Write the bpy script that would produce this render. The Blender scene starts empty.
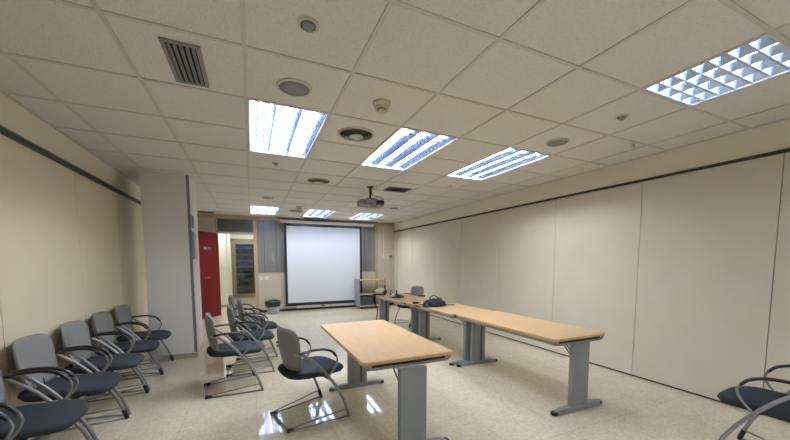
import bpy, bmesh, math, random
from mathutils import Vector, Matrix
random.seed(4)
SC = bpy.context.scene
COL = SC.collection
PI = math.pi

# ------------------------------------------------------------------ camera, world, exposure
FPX, CX, CY = 324.39, 397.42, 287.15
CAM_H = 1.426
cam_data = bpy.data.cameras.new('camera')
cam = bpy.data.objects.new('camera', cam_data)
COL.objects.link(cam)
cam_data.sensor_fit = 'HORIZONTAL'
cam_data.sensor_width = 36.0
cam_data.lens = 36.0 * FPX / 790.0
cam_data.shift_x = (395.0 - CX) / 790.0
cam_data.shift_y = (CY - 220.0) / 790.0
cam_data.clip_start = 0.02
cam.location = (0, 0, CAM_H)
cam.rotation_euler = (math.radians(90 - 4.54), 0, math.radians(-24.18))
SC.camera = cam

world = bpy.data.worlds.new('world')
SC.world = world
world.use_nodes = True
world.node_tree.nodes['Background'].inputs[0].default_value = (0.6, 0.65, 0.7, 1)
world.node_tree.nodes['Background'].inputs[1].default_value = 0.03

SC.view_settings.view_transform = 'Standard'
SC.view_settings.look = 'None'
SC.view_settings.gamma = 1.0
SC.view_settings.use_curve_mapping = False
SC.view_settings.exposure = 0.0
TUBE_POWER = 80.0      # emission of one fluorescent tube
DIM_POWER = 22.0        # the louvred fitting by the right wall

# ------------------------------------------------------------------ room dimensions
H = 2.66
XL, XR = -1.624, 4.278
YB, YF = 9.774, -4.6          # screen wall, wall behind the camera
ZR = 2.40                     # underside of the band over the folding partitions
GX, GY, T = 0.0015, 1.5076, 0.648   # ceiling grid origin and module

# ------------------------------------------------------------------ materials
def srgb(r, g, b):
    def f(c):
        c /= 255.0
        return c / 12.92 if c <= 0.04045 else ((c + 0.055) / 1.055) ** 2.4
    return (f(r), f(g), f(b), 1)

def mat(name, col, rough=0.5, metal=0.0, spec=0.5, noise=0.0, nscale=40, bump=0.0, coat=0.0, stretch=None):
    m = bpy.data.materials.new(name)
    m.use_nodes = True
    nt = m.node_tree
    b = nt.nodes['Principled BSDF']
    b.inputs['Base Color'].default_value = col
    b.inputs['Roughness'].default_value = rough
    b.inputs['Metallic'].default_value = metal
    b.inputs['Specular IOR Level'].default_value = spec
    b.inputs['Coat Weight'].default_value = coat
    if noise or bump:
        tc = nt.nodes.new('ShaderNodeTexCoord')
        mp = nt.nodes.new('ShaderNodeMapping')
        nz = nt.nodes.new('ShaderNodeTexNoise')
        nt.links.new(tc.outputs['Object'], mp.inputs['Vector'])
        if stretch:
            mp.inputs['Scale'].default_value = stretch
        nt.links.new(mp.outputs['Vector'], nz.inputs['Vector'])
        nz.inputs['Scale'].default_value = nscale
        nz.inputs['Detail'].default_value = 4
        if noise:
            rp = nt.nodes.new('ShaderNodeValToRGB')
            rp.color_ramp.elements[0].position = 0.3
            rp.color_ramp.elements[1].position = 0.7
            rp.color_ramp.elements[0].color = tuple(max(0, c * (1 - noise)) for c in col[:3]) + (1,)
            rp.color_ramp.elements[1].color = tuple(min(1, c * (1 + noise)) for c in col[:3]) + (1,)
            nt.links.new(nz.outputs['Fac'], rp.inputs['Fac'])
            nt.links.new(rp.outputs['Color'], b.inputs['Base Color'])
        if bump:
            bp = nt.nodes.new('ShaderNodeBump')
            bp.inputs['Strength'].default_value = bump
            bp.inputs['Distance'].default_value = 0.003
            nt.links.new(nz.outputs['Fac'], bp.inputs['Height'])
            nt.links.new(bp.outputs['Normal'], b.inputs['Normal'])
    return m

def emat(name, col, strength):
    m = bpy.data.materials.new(name)
    m.use_nodes = True
    nt = m.node_tree
    nt.nodes.remove(nt.nodes['Principled BSDF'])
    e = nt.nodes.new('ShaderNodeEmission')
    e.inputs[0].default_value = col
    e.inputs[1].default_value = strength
    nt.links.new(e.outputs[0], nt.nodes['Material Output'].inputs[0])
    return m

M = {}
M['wall'] = mat('partition_cream', srgb(213, 204, 186), 0.45, noise=0.02, nscale=3, spec=0.3)
M['band'] = mat('band_cream', srgb(232, 225, 206), 0.6, spec=0.2)
M['leftwall'] = mat('partition_warm_cream', srgb(230, 218, 194), 0.45, noise=0.02, nscale=3, spec=0.3)
M['column'] = mat('column_paint', srgb(230, 228, 222), 0.6, spec=0.2)
M['backwall'] = mat('pink_beige_laminate', srgb(200, 186, 167), 0.5, noise=0.03, nscale=12, stretch=(1, 1, 0.15), spec=0.3)
M['beigewood'] = mat('beige_wood_trim', srgb(178, 160, 128), 0.5, noise=0.06, nscale=20, stretch=(4, 4, 0.3))
M['darkgap'] = mat('dark_gap', srgb(38, 34, 30), 0.7)
M['rail'] = mat('dark_rail_metal', srgb(58, 55, 51), 0.45, metal=0.2)
M['railgrey'] = mat('grey_rail_metal', srgb(122, 124, 124), 0.5, metal=0.0)
M['grid'] = mat('ceiling_grid_white', srgb(204, 200, 191), 0.6)
M['greyglass'] = mat('grey_glazing', srgb(120, 117, 108), 0.3, spec=0.4)
M['tglass'] = mat('transom_glazing', srgb(86, 86, 82), 0.12, spec=0.6)
M['white'] = mat('white_plastic', srgb(225, 222, 212), 0.45)
M['offwhite'] = mat('cream_plastic', srgb(205, 199, 182), 0.5)
M['whitewall'] = mat('white_corridor_paint', srgb(226, 224, 214), 0.7)
M['screen'] = mat('screen_cloth', srgb(214, 219, 225), 0.85, spec=0.05)
M['black'] = mat('black_plastic', srgb(18, 18, 20), 0.42)
M['blackmatte'] = mat('black_matte', srgb(12, 12, 15), 0.75, noise=0.4, nscale=30)
M['navybag'] = mat('navy_bag_fabric', srgb(20, 22, 36), 0.8, noise=0.4, nscale=25, bump=0.5)
M['red'] = mat('red_door_laminate', srgb(98, 4, 10), 0.5, spec=0.25)
M['metal'] = mat('brushed_metal', srgb(170, 170, 168), 0.35, metal=0.9)
M['silver'] = mat('silver_paint_tube', srgb(150, 150, 148), 0.32, metal=0.55)
M['seat'] = mat('slate_blue_fabric', srgb(56, 61, 66), 0.85, noise=0.12, nscale=160, bump=0.3, spec=0.2)
M['back'] = mat('grey_backrest', srgb(136, 135, 133), 0.7, noise=0.05, nscale=160, bump=0.15, spec=0.25)
M['arm'] = mat('black_armrest', srgb(20, 20, 26), 0.35)
M['tablegrey'] = mat('grey_table_metal', srgb(146, 150, 151), 0.42, metal=0.1)
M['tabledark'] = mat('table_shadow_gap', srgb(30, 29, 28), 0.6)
M['legdark'] = mat('dark_grey_leg', srgb(88, 92, 95), 0.5, metal=0.2)
M['vent'] = mat('vent_aluminium', srgb(140, 143, 134), 0.45, metal=0.3)
M['ventdark'] = mat('vent_dark', srgb(16, 16, 16), 0.8)
M['slat'] = mat('vent_slat_dark', srgb(112, 114, 110), 0.5, metal=0.3)
M['spkgrille'] = mat('grey_grille', srgb(138, 141, 142), 0.8, noise=0.1, nscale=300)
M['diffmetal'] = mat('diffuser_metal', srgb(196, 191, 178), 0.4, metal=0.2)
M['reflector'] = mat('louvre_reflector', srgb(190, 208, 242), 0.13, metal=0.97)
M['louvrewhite'] = mat('louvre_white', srgb(205, 215, 235), 0.35, metal=0.35)
M['housing'] = mat('lamp_housing_white', srgb(205, 215, 232), 0.4)
M['binlight'] = mat('light_grey_bin', srgb(168, 172, 174), 0.5)
M['binbag'] = mat('black_bin_bag', srgb(20, 20, 21), 0.35, bump=0.8, nscale=30)
M['cartgrey'] = mat('grey_cart_panel', srgb(136, 140, 145), 0.5)
M['cartwood'] = mat('cart_wood_shelf', srgb(200, 168, 122), 0.5, noise=0.06, nscale=10)
M['boxblue'] = mat('dark_blue_equipment', srgb(56, 66, 80), 0.5)
M['bluebinder'] = mat('dark_blue_binder', srgb(44, 76, 140), 0.5)
M['orange'] = mat('brown_orange_case', srgb(140, 88, 48), 0.6)
M['dooralu'] = mat('bronze_door_frame', srgb(146, 134, 112), 0.4, metal=0.3)
M['redplastic'] = mat('red_socket', srgb(190, 60, 40), 0.5)
M['projgrey'] = mat('projector_grey', srgb(132, 130, 124), 0.45)
M['glass'] = None
M['tube'] = emat('lit_tube', (0.955, 0.985, 1.01, 1), TUBE_POWER)
M['dimtube'] = emat('dim_tube', (0.80, 0.90, 1.0, 1), DIM_POWER)
M['corridortube'] = emat('corridor_tube', (0.96, 1.0, 0.95, 1), 45.0)

def glass_mat():
    m = bpy.data.materials.new('clear_glass')
    m.use_nodes = True
    nt = m.node_tree
    nt.nodes.remove(nt.nodes['Principled BSDF'])
    tr = nt.nodes.new('ShaderNodeBsdfTransparent')
    tr.inputs[0].default_value = (0.72, 0.78, 0.8, 1)
    gl = nt.nodes.new('ShaderNodeBsdfGlossy')
    gl.inputs['Roughness'].default_value = 0.03
    mx = nt.nodes.new('ShaderNodeMixShader')
    mx.inputs[0].default_value = 0.12
    nt.links.new(tr.outputs[0], mx.inputs[1])
    nt.links.new(gl.outputs[0], mx.inputs[2])
    nt.links.new(mx.outputs[0], nt.nodes['Material Output'].inputs[0])
    return m
M['glass'] = glass_mat()

def floor_mat():
    m = bpy.data.materials.new('polished_terrazzo')
    m.use_nodes = True
    nt = m.node_tree
    N, L = nt.nodes, nt.links
    b = N['Principled BSDF']
    tc = N.new('ShaderNodeTexCoord')
    big = N.new('ShaderNodeTexNoise'); big.inputs['Scale'].default_value = 9; big.inputs['Detail'].default_value = 6
    vor = N.new('ShaderNodeTexVoronoi'); vor.inputs['Scale'].default_value = 70
    fine = N.new('ShaderNodeTexNoise'); fine.inputs['Scale'].default_value = 90; fine.inputs['Detail'].default_value = 3
    for n in (big, vor, fine):
        L.new(tc.outputs['Object'], n.inputs['Vector'])
    r1 = N.new('ShaderNodeValToRGB')
    r1.color_ramp.elements[0].position = 0.3; r1.color_ramp.elements[1].position = 0.72
    r1.color_ramp.elements[0].color = srgb(223, 213, 188); r1.color_ramp.elements[1].color = srgb(230, 221, 198)
    L.new(big.outputs['Fac'], r1.inputs['Fac'])
    r2 = N.new('ShaderNodeValToRGB')
    r2.color_ramp.elements[0].position = 0.0; r2.color_ramp.elements[1].position = 1.0
    r2.color_ramp.elements[0].color = (0.80, 0.79, 0.76, 1); r2.color_ramp.elements[1].color = (1.06, 1.06, 1.06, 1)
    sep = N.new('ShaderNodeSeparateColor'); L.new(vor.outputs['Color'], sep.inputs[0])
    L.new(sep.outputs[0], r2.inputs['Fac'])
    mx = N.new('ShaderNodeMix'); mx.data_type = 'RGBA'; mx.blend_type = 'MULTIPLY'; mx.inputs[0].default_value = 0.75
    L.new(r1.outputs['Color'], mx.inputs[6]); L.new(r2.outputs['Color'], mx.inputs[7])
    r3 = N.new('ShaderNodeValToRGB')
    r3.color_ramp.elements[0].position = 0.35; r3.color_ramp.elements[1].position = 0.65
    r3.color_ramp.elements[0].color = (0.93, 0.925, 0.91, 1); r3.color_ramp.elements[1].color = (1.04, 1.04, 1.04, 1)
    L.new(fine.outputs['Fac'], r3.inputs['Fac'])
    mx2 = N.new('ShaderNodeMix'); mx2.data_type = 'RGBA'; mx2.blend_type = 'MULTIPLY'; mx2.inputs[0].default_value = 0.6
    L.new(mx.outputs[2], mx2.inputs[6]); L.new(r3.outputs['Color'], mx2.inputs[7])
    br = N.new('ShaderNodeTexBrick')
    br.offset = 0.0
    br.inputs['Color1'].default_value = (1, 1, 1, 1); br.inputs['Color2'].default_value = (0.965, 0.96, 0.95, 1)
    br.inputs['Mortar'].default_value = (0.76, 0.73, 0.68, 1)
    br.inputs['Scale'].default_value = 1.0
    br.inputs['Brick Width'].default_value = 0.6; br.inputs['Row Height'].default_value = 0.6
    br.inputs['Mortar Size'].default_value = 0.0022
    L.new(tc.outputs['Object'], br.inputs['Vector'])
    mx3 = N.new('ShaderNodeMix'); mx3.data_type = 'RGBA'; mx3.blend_type = 'MULTIPLY'; mx3.inputs[0].default_value = 1.0
    L.new(mx2.outputs[2], mx3.inputs[6]); L.new(br.outputs['Color'], mx3.inputs[7])
    L.new(mx3.outputs[2], b.inputs['Base Color'])
    b.inputs['Roughness'].default_value = 0.045
    b.inputs['Specular IOR Level'].default_value = 0.5
    return m
M['floor'] = floor_mat()

def ceiling_mat():
    m = bpy.data.materials.new('mineral_fibre_tile')
    m.use_nodes = True
    nt = m.node_tree
    N, L = nt.nodes, nt.links
    b = N['Principled BSDF']
    b.inputs['Roughness'].default_value = 0.9
    b.inputs['Specular IOR Level'].default_value = 0.1
    tc = N.new('ShaderNodeTexCoord')
    mp = N.new('ShaderNodeMapping'); mp.inputs['Scale'].default_value = (1.0, 0.35, 1.0)
    L.new(tc.outputs['Object'], mp.inputs['Vector'])
    nz = N.new('ShaderNodeTexNoise'); nz.inputs['Scale'].default_value = 130; nz.inputs['Detail'].default_value = 5
    L.new(mp.outputs['Vector'], nz.inputs['Vector'])
    r = N.new('ShaderNodeValToRGB')
    r.color_ramp.elements[0].position = 0.28; r.color_ramp.elements[1].position = 0.52
    r.color_ramp.elements[0].color = srgb(208, 206, 202); r.color_ramp.elements[1].color = srgb(224, 222, 218)
    L.new(nz.outputs['Fac'], r.inputs['Fac'])
    L.new(r.outputs['Color'], b.inputs['Base Color'])
    bp = N.new('ShaderNodeBump'); bp.inputs['Strength'].default_value = 0.35; bp.inputs['Distance'].default_value = 0.004
    L.new(nz.outputs['Fac'], bp.inputs['Height'])
    L.new(bp.outputs['Normal'], b.inputs['Normal'])
    return m
M['ceiling'] = ceiling_mat()

def wood_mat():
    m = bpy.data.materials.new('beech_laminate')
    m.use_nodes = True
    nt = m.node_tree
    N, L = nt.nodes, nt.links
    b = N['Principled BSDF']
    b.inputs['Roughness'].default_value = 0.38
    tc = N.new('ShaderNodeTexCoord')
    mp = N.new('ShaderNodeMapping'); mp.inputs['Scale'].default_value = (9.0, 0.7, 3.0)
    L.new(tc.outputs['Object'], mp.inputs['Vector'])
    nz = N.new('ShaderNodeTexNoise'); nz.inputs['Scale'].default_value = 5; nz.inputs['Detail'].default_value = 6
    L.new(mp.outputs['Vector'], nz.inputs['Vector'])
    r = N.new('ShaderNodeValToRGB')
    r.color_ramp.elements[0].position = 0.3; r.color_ramp.elements[1].position = 0.7
    r.color_ramp.elements[0].color = srgb(205, 167, 119); r.color_ramp.elements[1].color = srgb(214, 178, 131)
    L.new(nz.outputs['Fac'], r.inputs['Fac'])
    L.new(r.outputs['Color'], b.inputs['Base Color'])
    return m
M['wood'] = wood_mat()

# ------------------------------------------------------------------ mesh helpers
def box(bm, x0, x1, y0, y1, z0, z1, bev=0.0, mtx=None):
    r = bmesh.ops.create_cube(bm, size=1)
    vs = r['verts']
    for v in vs:
        v.co = Vector((x0 + (v.co.x + .5) * (x1 - x0), y0 + (v.co.y + .5) * (y1 - y0), z0 + (v.co.z + .5) * (z1 - z0)))
    if bev:
        es = list({e for v in vs for e in v.link_edges})
        rr = bmesh.ops.bevel(bm, geom=es, offset=bev, segments=2, profile=0.5, affect='EDGES')
        vs = list({v for f in rr['faces'] for v in f.verts} | {v for v in vs if v.is_valid})
    if mtx is not None:
        for v in vs:
            v.co = mtx @ v.co
    return bm

def smooth_path(pts, n=6):
    P = [Vector(p) for p in pts]
    if len(P) < 3:
        return P
    out = []
    for i in range(len(P) - 1):
        p0 = P[i - 1] if i else P[0] * 2 - P[1]
        p1, p2 = P[i], P[i + 1]
        p3 = P[i + 2] if i + 2 < len(P) else P[-1] * 2 - P[-2]
        for k in range(n):
            t = k / n
            out.append(0.5 * ((2 * p1) + (p2 - p0) * t + (2 * p0 - 5 * p1 + 4 * p2 - p3) * t * t + (3 * p1 - p0 - 3 * p2 + p3) * t ** 3))
    out.append(P[-1])
    return out

def tube(bm, pts, r, seg=8, smooth=True, flat=1.0, n=6):
    """swept tube; flat squeezes it vertically"""
    P = smooth_path(pts, n) if smooth else [Vector(p) for p in pts]
    rings = []
    up = Vector((0, 0, 1))
    for i, p in enumerate(P):
        t = (P[min(i + 1, len(P) - 1)] - P[max(i - 1, 0)]).normalized()
        ref = up if abs(t.z) < 0.95 else Vector((1, 0, 0))
        if i == 0:
            a = t.cross(ref).normalized()
        else:
            a = (a - t * a.dot(t)).normalized()
        b = a.cross(t).normalized()
        rad = r[min(i, len(r) - 1)] if isinstance(r, (list, tuple)) else r
        rings.append([bm.verts.new(p + a * (rad * math.cos(2 * PI * k / seg)) + b * (rad * flat * math.sin(2 * PI * k / seg))) for k in range(seg)])
    for A, B in zip(rings, rings[1:]):
        for k in range(seg):
            f = bm.faces.new((A[k], A[(k + 1) % seg], B[(k + 1) % seg], B[k]))
            f.smooth = True
    bm.faces.new(rings[0][::-1])
    bm.faces.new(rings[-1])

def lathe(bm, prof, cx=0, cy=0, cz=0, seg=24, smooth=True, cap=True):
    """prof: (radius, z) list"""
    rings = []
    for r, zz in prof:
        rings.append([bm.verts.new((cx + r * math.cos(2 * PI * k / seg), cy + r * math.sin(2 * PI * k / seg), cz + zz)) for k in range(seg)])
    for A, B in zip(rings, rings[1:]):
        for k in range(seg):
            f = bm.faces.new((A[k], A[(k + 1) % seg], B[(k + 1) % seg], B[k]))
            f.smooth = smooth
    if cap:
        bm.faces.new(rings[0][::-1])
        bm.faces.new(rings[-1])

def rounded_slab(bm, x0, x1, y0, y1, z0, z1, rad, bev=0.004, seg=6):
    pts = []
    for cx_, cy_, a0 in ((x1 - rad, y1 - rad, 0), (x0 + rad, y1 - rad, 90), (x0 + rad, y0 + rad, 180), (x1 - rad, y0 + rad, 270)):
        for k in range(seg + 1):
            a = math.radians(a0 + 90 * k / seg)
            pts.append((cx_ + rad * math.cos(a), cy_ + rad * math.sin(a)))
    n = len(pts)
    cxm, cym = (x0 + x1) / 2, (y0 + y1) / 2
    def ring(ins, z):
        out = []
        for x, y in pts:
            d = Vector((x - cxm, y - cym)); l = d.length
            d = d * ((l - ins) / l)
            out.append(bm.verts.new((cxm + d.x, cym + d.y, z)))
        return out
    R = [ring(bev, z0), ring(0, z0 + bev), ring(0, z1 - bev), ring(bev, z1)]
    for A, B in zip(R, R[1:]):
        for k in range(n):
            bm.faces.new((A[k], A[(k + 1) % n], B[(k + 1) % n], B[k]))
    bm.faces.new(R[0][::-1]); bm.faces.new(R[-1])

def obj(name, bm, material, parent=None, loc=None, rotz=0):
    bmesh.ops.recalc_face_normals(bm, faces=bm.faces)
    me = bpy.data.meshes.new(name)
    bm.to_mesh(me); bm.free()
    me.materials.append(material)
    o = bpy.data.objects.new(name, me)
    COL.objects.link(o)
    if parent is not None:
        o.parent = parent
    if loc is not None:
        o.location = loc
    o.rotation_euler.z = rotz
    return o

def nb():
    return bmesh.new()

def bxs(*boxes, bev=0.0):
    bm = nb()
    for b in boxes:
        box(bm, *b, bev=bev)
    return bm

def struct(name, bm, m, parent=None):
    o = obj(name, bm, m, parent)
    if parent is None:
        o['kind'] = 'structure'
    return o

def tag(o, label, cat, group=None):
    o['label'] = label; o['category'] = cat
    if group:
        o['group'] = group
    return o

def thing(name, label, cat, loc=(0, 0, 0), rotz=0, group=None):
    o = bpy.data.objects.new(name, None)
    COL.objects.link(o)
    o.empty_display_size = 0.1
    o.location = loc; o.rotation_euler = (0, 0, rotz)
    return tag(o, label, cat, group)

def dup(root, loc, rotz, label, group=None):
    r = root.copy(); COL.objects.link(r)
    r.location = loc; r.rotation_euler = (0, 0, rotz)
    r['label'] = label
    if group:
        r['group'] = group
    for ch in list(root.children):
        c = ch.copy(); COL.objects.link(c); c.parent = r
        for g in list(ch.children):
            d = g.copy(); COL.objects.link(d); d.parent = c
    return r

# ------------------------------------------------------------------ the setting
CORR_Y = 16.5
struct('floor', bxs((XL - 0.2, XR + 0.2, YF - 0.2, CORR_Y, -0.1, 0)), M['floor'])

# ceiling tiles (recesses left open for the light fittings)
LIGHTS = [(0, 2), (2, 2), (4, 2), (0, 10), (2, 10), (4, 10), (0, -6), (2, -6), (4, -6)]
DIM = (4, -1)
skip = set()
for i, j in LIGHTS:
    skip |= {(i, j), (i, j + 1)}
skip.add(DIM)
bm = nb()
i0, i1 = -3, 6
j0, j1 = -10, 12
for i in range(i0, i1 + 1):
    for j in range(j0, j1 + 1):
        if (i, j) in skip:
            continue
        x0, x1 = max(GX + i * T, XL), min(GX + (i + 1) * T, XR)
        y0, y1 = max(GY + j * T, YF), min(GY + (j + 1) * T, YB)
        if x1 - x0 < 0.01 or y1 - y0 < 0.01:
            continue
        box(bm, x0, x1, y0, y1, H, H + 0.02)
struct('ceiling', bm, M['ceiling'])
bm = nb()
for i in range(i0 + 1, i1 + 1):
    box(bm, GX + i * T - 0.012, GX + i * T + 0.012, YF, YB, H - 0.006, H + 0.001)
for j in range(j0 + 1, j1 + 1):
    for i in range(i0, i1 + 1):
        if (i, j) in skip and (i, j - 1) in skip:
            continue
        x0, x1 = max(GX + i * T + 0.012, XL), min(GX + (i + 1) * T - 0.012, XR)
        box(bm, x0, x1, GY + j * T - 0.012, GY + j * T + 0.012, H - 0.006, H + 0.001)
for x0, x1, y0, y1 in ((XL, XL + 0.02, YF, YB), (XR - 0.02, XR, YF, YB), (XL, XR, YB - 0.02, YB)):
    box(bm, x0, x1, y0, y1, H - 0.008, H + 0.001)
struct('trim_1', bm, M['grid'])

# right folding partition: band above, dark track, panels with open joints over a dark core
def partition(side, x, seams, mat_panel):
    s = 1 if side == 'right' else -1
    xs = lambda a, b: (min(x + s * a, x + s * b), max(x + s * a, x + s * b))
    bm = nb()
    box(bm, *xs(0, 0.14), YF, YB, ZR, H + 0.02)
    struct('wall_' + side + '_band', bm, M['band'])
    bm = nb()
    ys = sorted(seams)
    for a, b in zip(ys, ys[1:]):
        box(bm, *xs(0.0, 0.03), a + 0.003, b - 0.003, 0.022, ZR - 0.03)
    w = struct('wall_' + side, bm, mat_panel)
    bm = nb()
    box(bm, *xs(0.0302, 0.12), YF, YB, 0, ZR)
    struct('wall_' + side + '_core', bm, M['darkgap'])
partition('right', XR, [YF, -3.4, -2.2, -1.08, 0.1, 1.275, 2.402, 3.60, 4.83, 6.06, 7.25, 8.456, 9.56, YB], M['wall'])
struct('trim_2', bxs((XR - 0.018, XR + 0.03, YF, YB, ZR - 0.03, ZR)), M['rail'])
struct('trim_3', bxs((XR - 0.03, XR - 0.0005, 9.54, 9.60, 0, ZR - 0.03)), M['wall'])
partition('left', XL, [YF, -4.0, -2.8, -1.6, -0.4, 0.8, 2.0, 3.22, 4.46, 5.60, 6.8, 8.0, YB], M['leftwall'])
bm = bxs((XL - 0.03, XL + 0.035, YF, YB, ZR - 0.055, ZR - 0.022))
struct('trim_4', bm, M['rail'])
struct('trim_5', bxs((XL - 0.03, XL + 0.022, YF, YB, ZR - 0.022, ZR - 0.001)), M['railgrey'])
struct('wall_rear', bxs((XL - 0.1, XR + 0.1, YF - 0.12, YF, 0, H + 0.02)), M['band'])

# column in front of the left partition
CXL, CXR, CY0, CY1 = -1.35, -0.785, 5.56, 6.27
struct('wall_column', bxs((CXL, CXR, CY0, CY1, 0.0, H)), M['column'])
bm = nb()
box(bm, CXL - 0.008, CXR + 0.008, CY0 - 0.01, CY0, 0, 0.075)
box(bm, CXR, CXR + 0.01, CY0, CY1, 0, 0.075)
struct('baseboard_column', bm, mat('beige_stone_skirting', srgb(178, 168, 150), 0.4))
bm = nb()
box(bm, CXR - 0.03, CXR + 0.004, CY0 - 0.004, CY0 + 0.0, 0.08, H - 0.01)
box(bm, CXR, CXR + 0.004, CY0 - 0.004, CY0 + 0.03, 0.08, H - 0.01)
struct('trim_6', bm, M['railgrey'])

# screen wall
OX0, OX1, OZ = -0.81, 0.075, 2.16
bm = nb()
box(bm, XL, OX0, YB, YB + 0.10, 0, H)                     # left of the opening
box(bm, 0.165, 3.62, YB, YB + 0.10, 0, 1.09)              # under the glazing
box(bm, 3.70, XR, YB, YB + 0.10, 0, H)                    # right end
struct('wall_back', bm, M['backwall'])
bm = nb()
box(bm, OX1, 0.165, YB - 0.012, YB + 0.10, 0, H)          # post right of the opening
box(bm, 3.62, 3.70, YB - 0.012, YB + 0.10, 0, H)
box(bm, OX0 - 0.03, OX0 + 0.03, YB - 0.012, YB + 0.10, 0, H)
box(bm, XL, XR, YB - 0.014, YB + 0.10, 2.55, H)           # head rail
box(bm, OX0 + 0.03, OX1, YB - 0.012, YB + 0.10, OZ, OZ + 0.05)
box(bm, 0.165, 3.62, YB - 0.012, YB + 0.10, 1.08, 1.115)
box(bm, -1.25, -1.235, YB - 0.008, YB, OZ, 2.55)
struct('trim_7', bm, M['beigewood'])
win = struct('window_1', bxs((0.165, 3.62, YB + 0.03, YB + 0.05, 1.115, 2.55)), M['greyglass'])
bm = nb()
for xx in (0.34, 0.66, 1.4, 2.1, 2.8, 3.28, 3.45):
    box(bm, xx - 0.006, xx + 0.006, YB + 0.022, YB + 0.03, 1.115, 2.55)
struct('glazing_joint', bm, M['tglass'], win)
struct('window_2', bxs((OX0 + 0.03, OX1, YB + 0.03, YB + 0.05, OZ + 0.05, 2.55)), M['tglass'])
struct('baseboard_back', bxs((0.165, XR - 0.03, YB - 0.012, YB, 0, 0.065)), M['black'])

# corridor beyond the opening
bm = nb()
box(bm, -2.4, -0.70, 11.4, 11.52, 0, H)
box(bm, -2.5, -2.4, YB + 0.1, 11.52, 0, H)
box(bm, -0.78, -0.70, 11.52, 14.5, 0, H)
box(bm, 0.6, 0.72, YB + 0.1, 14.5, 0, H)
box(bm, -0.70, 0.6, 14.06, 14.14, 2.30, H)
struct('wall_corridor', bm, M['whitewall'])
struct('baseboard_corridor', bxs((-2.4, -0.69, 11.385, 11.4, 0, 0.08)), M['beigewood'])
struct('ceiling_corridor', bxs((-2.5, 0.72, YB + 0.1, CORR_Y, H, H + 0.03)), M['whitewall'])
bm = nb()
box(bm, -2.5, 1.5, CORR_Y - 0.1, CORR_Y, 0, H)
box(bm, -1.2, -1.1, 14.14, CORR_Y, 0, H)
box(bm, 1.1, 1.2, 14.14, CORR_Y, 0, H)
struct('wall_storeroom', bm, mat('storeroom_paint', srgb(120, 122, 118), 0.8))

# glazed door at the end of the corridor
dx0, dx1, dy = -0.70, 0.42, 14.06
bm = nb()
box(bm, dx0, dx0 + 0.07, dy, dy + 0.08, 0, 2.30)
box(bm, dx1, dx1 + 0.18, dy, dy + 0.08, 0, 2.30)
box(bm, dx0, dx1, dy, dy + 0.08, 2.22, 2.30)
struct('trim_8', bm, M['dooralu'])
d = struct('door_2', bxs((dx0 + 0.07, dx0 + 0.15, dy + 0.01, dy + 0.06, 0.01, 2.21), (dx1 - 0.32, dx1, dy + 0.01, dy + 0.06, 0.01, 2.21),
                         (dx0 + 0.15, dx1 - 0.32, dy + 0.01, dy + 0.06, 2.10, 2.21), (dx0 + 0.15, dx1 - 0.32, dy + 0.01, dy + 0.06, 0.01, 0.16)), M['dooralu'])
struct('door_pane', bxs((dx0 + 0.15, dx1 - 0.32, dy + 0.03, dy + 0.036, 0.16, 2.10)), M['glass'], d)
bm = nb(); tube(bm, [(dx0 + 0.11, dy - 0.04, 0.95), (dx0 + 0.11, dy - 0.04, 1.25)], 0.012, smooth=False)
tube(bm, [(dx0 + 0.11, dy - 0.04, 0.97), (dx0 + 0.11, dy + 0.02, 0.97)], 0.008, smooth=False)
tube(bm, [(dx0 + 0.11, dy - 0.04, 1.23), (dx0 + 0.11, dy + 0.02, 1.23)], 0.008, smooth=False)
struct('door_handle', bm, M['metal'], d)

# red door, swung open into the room against the screen wall
hx, hy = OX0 + 0.02, YB - 0.03
ang = math.radians(180 + 40)
W = 0.84
fx, fy = -1.20, 9.02
ang = math.atan2(fy - hy, fx - hx)
rd = struct('door_1', bxs((0, math.hypot(fx - hx, fy - hy), -0.02, 0.02, 0.01, OZ - 0.005)), M['red'])
rd.location = (hx, hy, 0); rd.rotation_euler.z = ang
sp = struct('sign_plate', bxs((0.30, 0.54, 0.0205, 0.026, 1.715, 1.785), bev=0.002), M['slat'], rd)
bm = nb(); tube(bm, [(0.54, 0.0262, 1.75), (0.54, 0.032, 1.75)], 0.045, seg=18, smooth=False)
struct('sign_disc', bm, M['metal'], sp)
bm = nb(); tube(bm, [(0.56, 0.02, 1.02), (0.56, 0.07, 1.02)], 0.01, smooth=False); tube(bm, [(0.56, 0.07, 1.02), (0.44, 0.07, 1.02)], 0.009, smooth=False)
struct('door_handle', bm, M['metal'], rd)

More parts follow.
